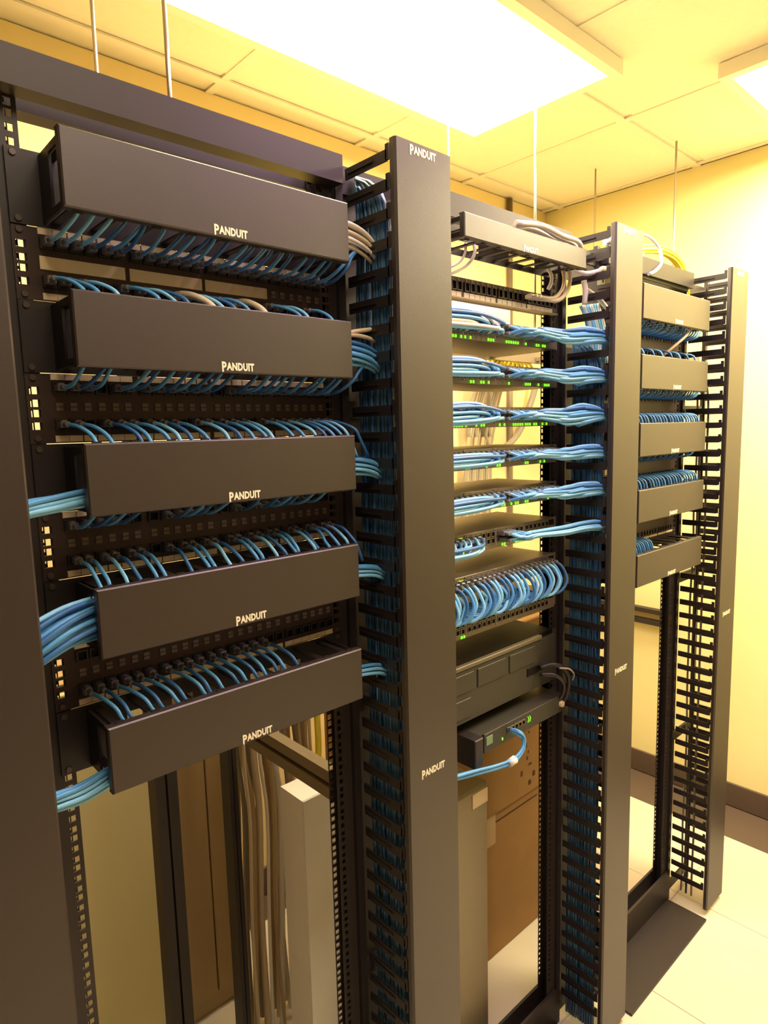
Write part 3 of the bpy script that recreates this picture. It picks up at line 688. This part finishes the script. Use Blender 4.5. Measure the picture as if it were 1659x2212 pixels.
# ------------------------------------------------------------------ behind the racks
t = thing('cable_tray', 'brown ladder cable tray behind the middle rack, seen from below', 'cable tray', (1.3, .5, .22))
for y in (.33, .66): MB().box(.1, 2.55, y, y + .02, .215, .255).build('side_rail', M['strut'], t)
for i in range(9): MB().box(.25 + i * .27, .275 + i * .27, .35, .66, .222, .236).build('rung', M['strut'], t)
for X in (.3, 1.4, 2.3):
    for y in (.34, .67): MB().tube([(X, y, .255), (X, y, CEIL - .003)], .004, 6, 1).build('hanger_rod', M['steel'], t)
t = thing('carton', 'white box lying on the tray behind the middle rack', 'box', (1.21, .42, .2365))
MB().cbox(1.10, 1.30, .352, .50, .2565, .335, .002).build('box_body', M['labelw'], t)
MB().box(1.15, 1.24, .3508, .3518, .262, .265).build('printed_line', M['ink'], t)
t_t = thing('cable_bundle', 'yellow cables drooping off the tray behind the middle rack', 'cables', (1.3, .5, .255))
for q in range(9):
    y = .38 + .028 * q
    cord([(.5, y, .2600), (1.0, y + .01, .2610), (1.38, y, .2600), (1.50, y + .03, .2560), (1.56 + q * .02, .70, .235), (1.60 + q * .03, .72, .16), (1.66 + q * .03, .70, .205), (1.80, .69, .262), (2.2, .60, .262)], .006, M['yellow'], None, None, sub=6, parent=t_t)
t_b = thing('cable_bundle', 'grey-tan cable bundle running down the cream wall behind the middle rack', 'cables', (2.0, 1.07, -.1))
for q in range(12):
    x = 1.95 + q * .016
    cord([(x + .05, .74, .27), (x + .045, .92, .26), (x + .04, 1.02, .20), (x + .03, 1.06, .10), (x + .008, 1.07, -.02), (x - .01 + (.03 if q % 3 == 0 else 0), 1.075, -.12), (x - .012, 1.08, -.30), (x - .03, 1.08, -.8), (x - .03, 1.08, -1.6)], .0095, [M['grey'], M['cab'], M['grey']][q % 3],
         None, None, parent=t_b)
cord([(1.9, .9, .25), (2.0, 1.0, .05), (2.06, 1.07, -.05), (2.13, 1.08, -.12), (2.20, 1.08, -.13), (2.33, 1.08, -.06), (2.43, 1.08, .08), (2.46, 1.05, .22)], .016, M['grey'], 'thick grey cable curving in a loop on the back wall', None, name='wall_cable')
o = MB().tube([(2.305, 1.105, CEIL - .003), (2.305, 1.105, FLOOR + .1)], .013, 10, 1).build('conduit', M['strut'], None, (2.305, 1.105, FLOOR)); tag(o, 'thin vertical conduit on the back wall, seen between the switches', 'pipe')
def carton(x0, x1, y0, y1, z0, z1, label, marks=()):
    t = thing('carton', label, 'box', ((x0 + x1) / 2, (y0 + y1) / 2, z0))
    MB().cbox(x0, x1, y0, y1, z0, z1, .004).build('box_body', M['carton'], t)
    MB().box(x0 + .05, x1 - .05, y0 - .0008, y0 - .0002, z1 - .035, z1 - .03).build('printed_line', M['ink'], t)
    MB().box((x0 + x1) / 2 - .03, (x0 + x1) / 2 + .03, y0 - .0012, y0 - .0002, z1 - .10, z1 + .0008).build('tape', M['tape'], t)
    if marks:
        b = MB()
        for (mx, mz, w, h) in marks: b.box(mx, mx + w, y0 - .0009, y0 - .0002, mz, mz + h)
        b.build('printed_mark', M['ink'], t)
    return t
rm = random.Random(5)
carton(.90, 1.50, .36, .76, FLOOR, -1.20, 'lower brown cardboard carton on the floor behind the middle rack')
carton(.88, 1.50, .35, .75, -1.199, -.620, 'upper brown cardboard carton behind the middle rack, with dark printed marks',
       [(1.345 + rm.random() * .07, -1.17 + q * .022, .004 + rm.random() * .012, .006 + rm.random() * .012) for q in range(10)] + [(1.33 + q * .017, -.715, .006, .020) for q in range(5)])
t = thing('metal_box', 'pale grey-beige box standing behind the centre cover, lower middle of the photo', 'box', (.95, .25, FLOOR))
MB().cbox(.80, .985, .19, .33, FLOOR, -.930, .006).build('box_body', M['gbox'], t); MB().cbox(.92, .98, .187, .19, -.98, -.94, .001).build('label_card', M['label'], t)

t = thing('cabinet', 'beige steel cabinet behind the left rack, below its lowest cover', 'cabinet', (.42, .95, FLOOR))
MB().box(.10, .60, .802, 1.08, FLOOR, -.60).build('body', M['cab'], t)
MB().cbox(.345, .495, .79, .8015, FLOOR + .06, -.62, .003).build('door', M['cab'], t); 
d2 = MB().cbox(.500, .597, .79, .8015, FLOOR + .06, -.62, .003).build('door', M['cab'], t)
MB().tube([(.545, .785, -.945), (.552, .775, -.952), (.558, .775, -.975), (.558, .785, -.99)], .004, 6, 3).build('handle', M['ink'], d2)
MB().cbox(.105, .340, .79, .8015, FLOOR + .06, -.62, .003).build('door', M['wallr'], t)  # pale colour paints in the bright background beyond the rack
for X, w, lab in ((.245, .05, 'left'), (.418, .022, 'right')):
    o = MB().box(X, X + w * .45, .5, .54, FLOOR, .3).box(X + w * .55, X + w, .5, .54, FLOOR, .3).build('strut', M['blackin'], None, (X, .5, FLOOR)); tag(o, 'dark upright strut behind the left rack, %s one below the lowest cover' % lab, 'strut')
t = thing('support_beam', 'grey-brown grooved beam running back from the left rack right post', 'beam', (.45, .6, -.69))
MB().box(.438, .462, RY + .034, 1.119, -.690, -.6665).build('upper_flange', M['strut'], t)
MB().box(.438, .462, RY + .034, 1.119, -.724, -.7005).build('lower_flange', M['strut'], t)
MB().box(.447, .462, RY + .034, 1.119, -.7003, -.6903).build('groove', M['ink'], t)
rw_ = random.Random(9)
for q in range(24):
    x = .495 + q * .0100 + rw_.uniform(-.002, .002); y = .56 + .035 * (q % 4); s1 = rw_.uniform(-.02, .02)
    cord([(x - s1, y, .20), (x - s1 * .3, y, -.3), (x, y, -.70), (x + s1 * .5, y, -.85), (x + s1 + .01, y, -1.0), (x + s1, y, -1.3), (x, y, FLOOR + .03)], (.0045, .008, .006, .012)[q % 4], [M['beige'], M['cab'], M['grey'], M['cab'], M['white']][q % 5],
         '%s %s hanging cable, %s from the left, behind the left rack bottom' % (('thin', 'thick', 'medium', 'very thick')[q % 4], ('beige', 'tan', 'grey', 'tan', 'white')[q % 5], ORDN[q]), 'hanging cables behind the left rack', name='hanging_cable')
cord([(.688, .52, -.55), (.690, .52, -.765), (.690, .52, -.85), (.680, .52, -.942), (.664, .52, -.998), (.66, .52, -1.3), (.66, .52, FLOOR + .02)], .0085, M['yellow'], 'bright yellow cable hanging behind the right end of the lowest left cover', None, name='hanging_cable')
carton_p = thing('metal_box', 'cream box top behind the left rack, bottom edge of the photo by the yellow cable', 'box', (.62, .42, FLOOR))
MB().cbox(.525, .66, .36, .45, FLOOR, -.862, .003).build('box_body', M['labelw'], carton_p)
t = thing('support_beam', 'pair of dark horizontal bars on the bright wall, seen below the lowest far cover', 'beam', (2.58, .5, -.9))
MB().box(2.585, 2.619, .42, 1.11, -.892, -.872).build('bar', M['blackin'], t); MB().box(2.585, 2.619, .42, 1.11, -.945, -.925).build('bar', M['blackin'], t)
bpy.context.view_layer.update()
